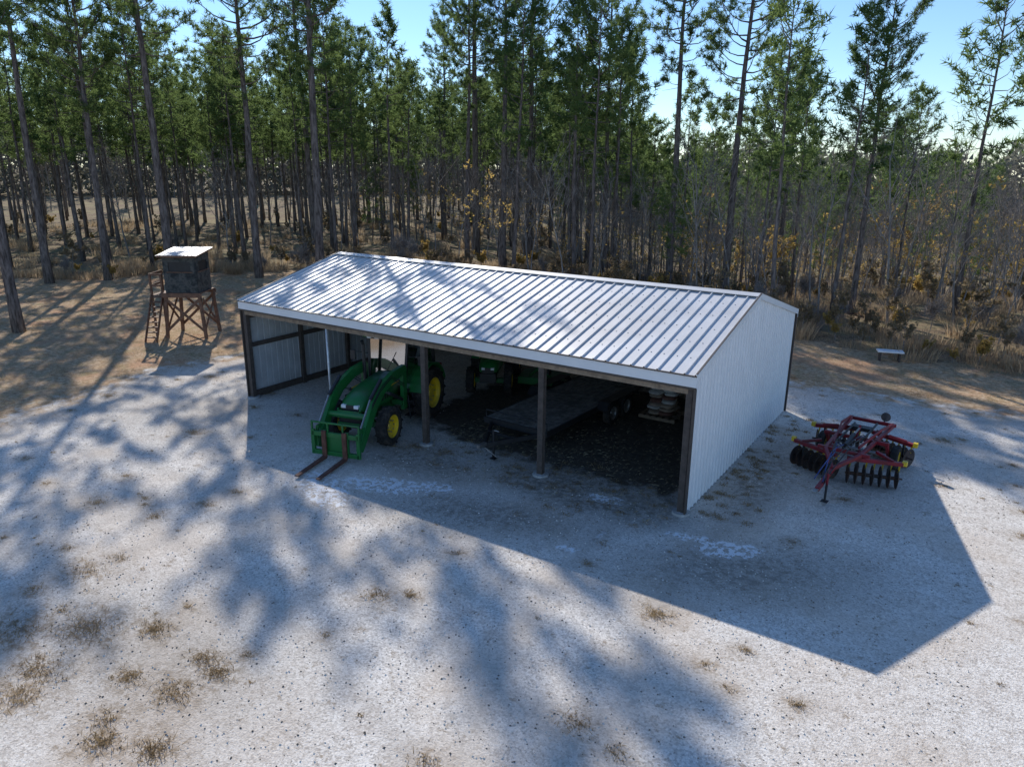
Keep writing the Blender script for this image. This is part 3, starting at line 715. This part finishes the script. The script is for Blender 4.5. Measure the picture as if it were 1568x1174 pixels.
mb.box((-.9,y1+.06,.5),(.12,.03,.08),1);mb.box((.9,y1+.06,.5),(.12,.03,.08),1)
mb.obj("steel_frame",[BLK,REDP,STL],TR,.004)
for sg in(-1,1):
    for y in(4.42,5.28):
        o=wheel("trailer_wheel",(0,0,0),.36,.22,STL,TR,0);o.location=(sg*(hw+.2),y,.36);o.rotation_euler=(0,0,math.pi/2)
# ---------------------------------------------------------------- feed bags pile
BG=empty("stacked_feed_bags",(11.75,5.9,0))
bm_=[simple("bag_white",(.5,.48,.45),.7,0,.2,6),simple("bag_tan",(.32,.24,.18),.8,0,.25,6),simple("bag_red",(.17,.08,.06),.7,0,.2,6)]
mb=MB()
for lay in range(7):
    for j in range(2):
        c=(random.uniform(-.06,.06)+(j-.5)*.42,random.uniform(-.05,.05)+.03*lay,.2+lay*.115)
        rx=random.uniform(-.06,.06);rz=random.uniform(-.25,.25)
        vs=[];nu,nv=10,6
        for a in range(nv+1):
            for b2 in range(nu):
                th=2*math.pi*b2/nu;ph=-math.pi/2+math.pi*a/nv
                sx=math.copysign(abs(math.cos(th))**.5,math.cos(th))*math.cos(ph)**.5 if a not in(0,nv) else 0
                sy=math.copysign(abs(math.sin(th))**.5,math.sin(th))*math.cos(ph)**.5 if a not in(0,nv) else 0
                v=Vector((sx*.22,sy*.38,math.sin(ph)*.068));v.rotate(Euler((rx,0,rz)));vs.append(v+Vector(c))
        mb.add(vs,[(a*nu+b2,a*nu+(b2+1)%nu,(a+1)*nu+(b2+1)%nu,(a+1)*nu+b2) for a in range(nv) for b2 in range(nu)],random.choice((0,0,1,1,2)))
mb.obj("bags",bm_,BG,0,True)
mb=MB()
for k in range(6): mb.box((-.5+k*.2,0,.12),(.12,1.0,.02),0)
for y in(-.45,0,.45): mb.box((0,y,.06),(1.15,.08,.09),0)
mb.obj("pallet",[LUM],BG,.004)
# ---------------------------------------------------------------- disc harrow
HR=empty("disc_harrow",(17.3,5.25,0),(0,0,math.radians(-5)),.96)
DISC=simple("disc_steel",(.075,.06,.055),.55,.5,.4,6,.5,(.14,.06,.03))
mb=MB()
for sg in(-1,1):
    mb.beam((sg*.42,-1.45,.80),(sg*.55,1.55,.80),.09,.09,0)
    mb.beam((sg*.42,-1.45,.80),(0,-2.3,.62),.09,.09,0)
for y in(-1.4,-.2,1.5): mb.beam((-.62,y,.80),(.62,y,.80),.085,.085,0)
mb.beam((0,-2.2,.6),(0,-3.45,.48),.1,.1,0);mb.box((0,-3.55,.48),(.09,.25,.05),2)
gangs=[((.12,-1.45),(1.35,-1.0)),((-.12,-1.45),(-1.35,-1.0)),((.15,1.0),(1.3,.55)),((-.15,1.0),(-1.3,.55))]
for (a,bq) in gangs:
    A=Vector((a[0],a[1],.66));B_=Vector((bq[0],bq[1],.66));mb.beam(A,B_,.1,.1,0);mb.beam(A+Vector((0,.22,-.08)),B_+Vector((0,.22,-.08)),.05,.03,1)
    for t in(.2,.75):
        p=A.lerp(B_,t);mb.beam(p,p-Vector((0,0,.36)),.05,.09,3)
    for t in(.3,.8):
        p=A.lerp(B_,t);mb.beam(p+Vector((0,0,.04)),(p.x*.6,p.y*.85,.8),.07,.07,0)
    mb.box(B_+Vector((0,0,.03)),(.11,.12,.12),1)
for sg in(-1,1):
    mb.beam((sg*.75,-.2,.8),(sg*.75,.25,.34),.07,.09,0);mb.beam((sg*.42,-.2,.80),(sg*.8,-.2,.80),.09,.09,0)
    mb.beam((sg*.3,-1.2,.9),(sg*.5,.2,1.02),.04,.07,0);mb.beam((sg*.5,.2,1.02),(sg*.55,1.4,.86),.04,.07,0)
mb.tube([(-.85,.25,.34),(.85,.25,.34)],.04,8,2)
mb.tube([(0,-1.3,.92),(0,-.5,.98)],.06,10,3);mb.tube([(0,-.5,.98),(0,.1,1.02)],.028,8,2)
mb.tube([(-.25,-1.0,.92),(-.25,.6,.95)],.03,8,3);mb.tube([(.25,-.8,.92),(.25,.9,.95)],.03,8,3)
mb.beam((0,-.2,.84),(0,.1,1.05),.05,.1,0);mb.box((0,.4,.9),(.5,.25,.1),3)
mb.tube([(0.12,-3.1,.55),(.12,-3.1,.1)],.03,8,3);mb.box((.12,-3.1,.09),(.16,.16,.02),3);mb.tube([(.12,-3.1,.8),(.12,-3.1,.5)],.03,8,0);mb.tube([(.12,-3.1,.8),(.26,-3.1,.8)],.012,5,3)
mb.obj("frame",[REDP,YEL,STL,BLK],HR,.006)
mb=MB()
for gi,(a,bq) in enumerate(gangs):
    A=Vector((a[0],a[1],.27));B_=Vector((bq[0],bq[1],.27));d=(B_-A).normalized();mb.tube([A,B_],.025,8,0)
    nn=7;cv=.05*(1 if gi<2 else -1)
    for k in range(nn):
        p=A.lerp(B_,(k+.3)/nn);mb.lathe(p,d,[(cv,0),(cv*.9,.1),(cv*.4,.2),(0,.265),(-.006,.265),(cv*.4-.006,.2),(cv*.9-.006,.1),(cv-.006,0)],22,0)
        if k<nn-1:
            q=A.lerp(B_,(k+.8)/nn);mb.tube([q-d*.06,q+d*.06],.05,8,0)
        s0=p+Vector((0,.22,.31));mb.beam(s0,p+Vector((0,.1,.12)),.04,.012,1)
mb.obj("disc_gangs",[DISC,YEL],HR,0,False)
for sg in(-1,1): o=wheel("transport_wheel",(0,0,0),.33,.2,YEL,HR,0);o.location=(sg*.92,.25,.33);o.rotation_euler=(0,0,math.pi/2)
mb=MB()
for k in range(6):
    o_x=(k-2.5)*.06;pp=[]
    for j in range(12):
        t=j/11;pp.append((o_x+.12*math.sin(t*5+k),-3.2+t*(2.6+.3*k),.62+.4*math.sin(t*math.pi)+.08*math.sin(t*9+k*2)))
    mb.tube(pp,.014,5,0 if k%3 else 1,False)
mb.obj("hydraulic_hoses",[BLK,simple("blue_hose",(.03,.06,.22),.5)],HR,0,True)
mb=MB();mb.lathe((.3,1.65,.95),(.5,-1,.6),[(-.02,0),(-.02,.12),(.02,.13),(.03,0)],20,0);mb.beam((.3,1.52,.8),(.3,1.63,.95),.03,.03,0);mb.obj("marker_disc",[DISC],HR)
# ---------------------------------------------------------------- hunting stand
HS=empty("elevated_hunting_stand",(-9.75,4.4,0),(0,0,math.radians(33)),.94)
SW=simple("stand_lumber",(.19,.10,.06),.8,0,.35,6);
m_,nt_,b_,o_=newmat("camo_panel");tc=N(nt_,"ShaderNodeTexCoord").outputs["Object"]
f_=noise(nt_,3.5,3,.6,tc);nt_.links.new(ramp(nt_,f_,[(.35,(.02,.022,.022)),(.48,(.055,.06,.055)),(.55,(.10,.095,.085)),(.66,(.035,.04,.035))]),b_.inputs["Base Color"]);b_.inputs["Roughness"].default_value=.8;CAMO=m_
mb=MB()
for x in(-.9,.9):
    for y in(-.8,.8): mb.beam((x,y,-.05),(x*.85,y*.92,2.05),.13,.13,0)
for y in(-.82,.82):
    mb.beam((-.9,y,.3),(.8,y,1.85),.035,.12,0);mb.beam((.9,y+.04,.3),(-.8,y+.04,1.85),.035,.12,0);mb.box((0,y,1.98),(1.8,.05,.18),0)
for x in(-.87,.87):
    mb.beam((x,-.8,.3),(x,.75,1.85),.035,.12,0);mb.beam((x+.04,.8,.3),(x+.04,-.75,1.85),.035,.12,0)
mb.box((0,0,2.08),(1.7,1.7,.05),0);mb.box((-1.2,0,1.95),(.6,1.2,.05),0)
for x,y in((-1.5,-.55),(-1.5,.55),(-.98,-.58)): mb.beam((x,y,-.05),(x,y,2.95),.09,.09,0)
for z in(2.4,2.9): mb.beam((-1.5,-.55,z),(-1.5,.55,z),.04,.1,0);mb.beam((-1.5,-.55,z),(-.98,-.58,z),.04,.1,0)
for k in range(9): mb.box((-1.24,-1.55+k*.115,.2+k*.21),(.5,.2,.035),0)
for x in(-1.5,-.98): mb.beam((x,-1.7,0),(x,-.6,1.98),.04,.14,0)
mb.obj("timber_frame",[SW],HS,.006)
mb=MB();z0,z1=2.11,3.8;hx,hy=.74,.74
for sg in(-1,1):
    for (c,sx,sy) in (((0,sg*hy),2*hx,.04),((sg*hx,0),.04,2*hy-.05)):
        mb.box((c[0],c[1],z0+.45),(sx,sy,.9),0);mb.box((c[0],c[1],z1-.15),(sx,sy,.3),0)
        for q in(-1,1):
            cc=(c[0]+(q*(sx/2-.12) if sx>sy else 0),c[1]+(q*(sy/2-.12) if sy>sx else 0),(z0+.9+z1-.3)/2)
            mb.box(cc,(.24 if sx>sy else .04,.24 if sy>sx else .04,z1-z0-1.2),0)
        mb.box((c[0]*.97,c[1]*.97,(z0+.9+z1-.3)/2),(sx*.9 if sx>sy else .01,sy*.9 if sy>sx else .01,z1-z0-1.18),1)
        mb.box((c[0]*1.04,c[1]*1.04,z0+.93),(sx*.8 if sx>sy else .03,sy*.8 if sy>sx else .03,.04),2)
mb.obj("cabin_box",[CAMO,BLK,SW],HS,.004)
mb=MB();pr=ribprof(-.92,.92,.18,.03,.02)
sheet(mb,pr,lambda a:(a,-1.0,3.80),lambda a:(a,.95,4.0),(0,-.1,1),0);mb.beam((-.88,-.96,3.77),(.88,-.96,3.77),.05,.09,1);mb.beam((-.88,.9,3.94),(.88,.9,3.94),.05,.09,1)
for x in(-.85,.85): mb.beam((x,-.96,3.76),(x,.9,3.94),.05,.09,1)
mb.obj("metal_roof",[ROOFM,SW],HS)
WB=empty("white_bench",(16.6,17.4,0),(0,0,.3))
mb=MB();mb.box((0,0,.40),(.95,.42,.06),0);mb.box((-.35,0,.19),(.06,.30,.38),1);mb.box((.35,0,.19),(.06,.30,.38),1);mb.obj("bench_body",[WHITE,POSTM],WB,.008)
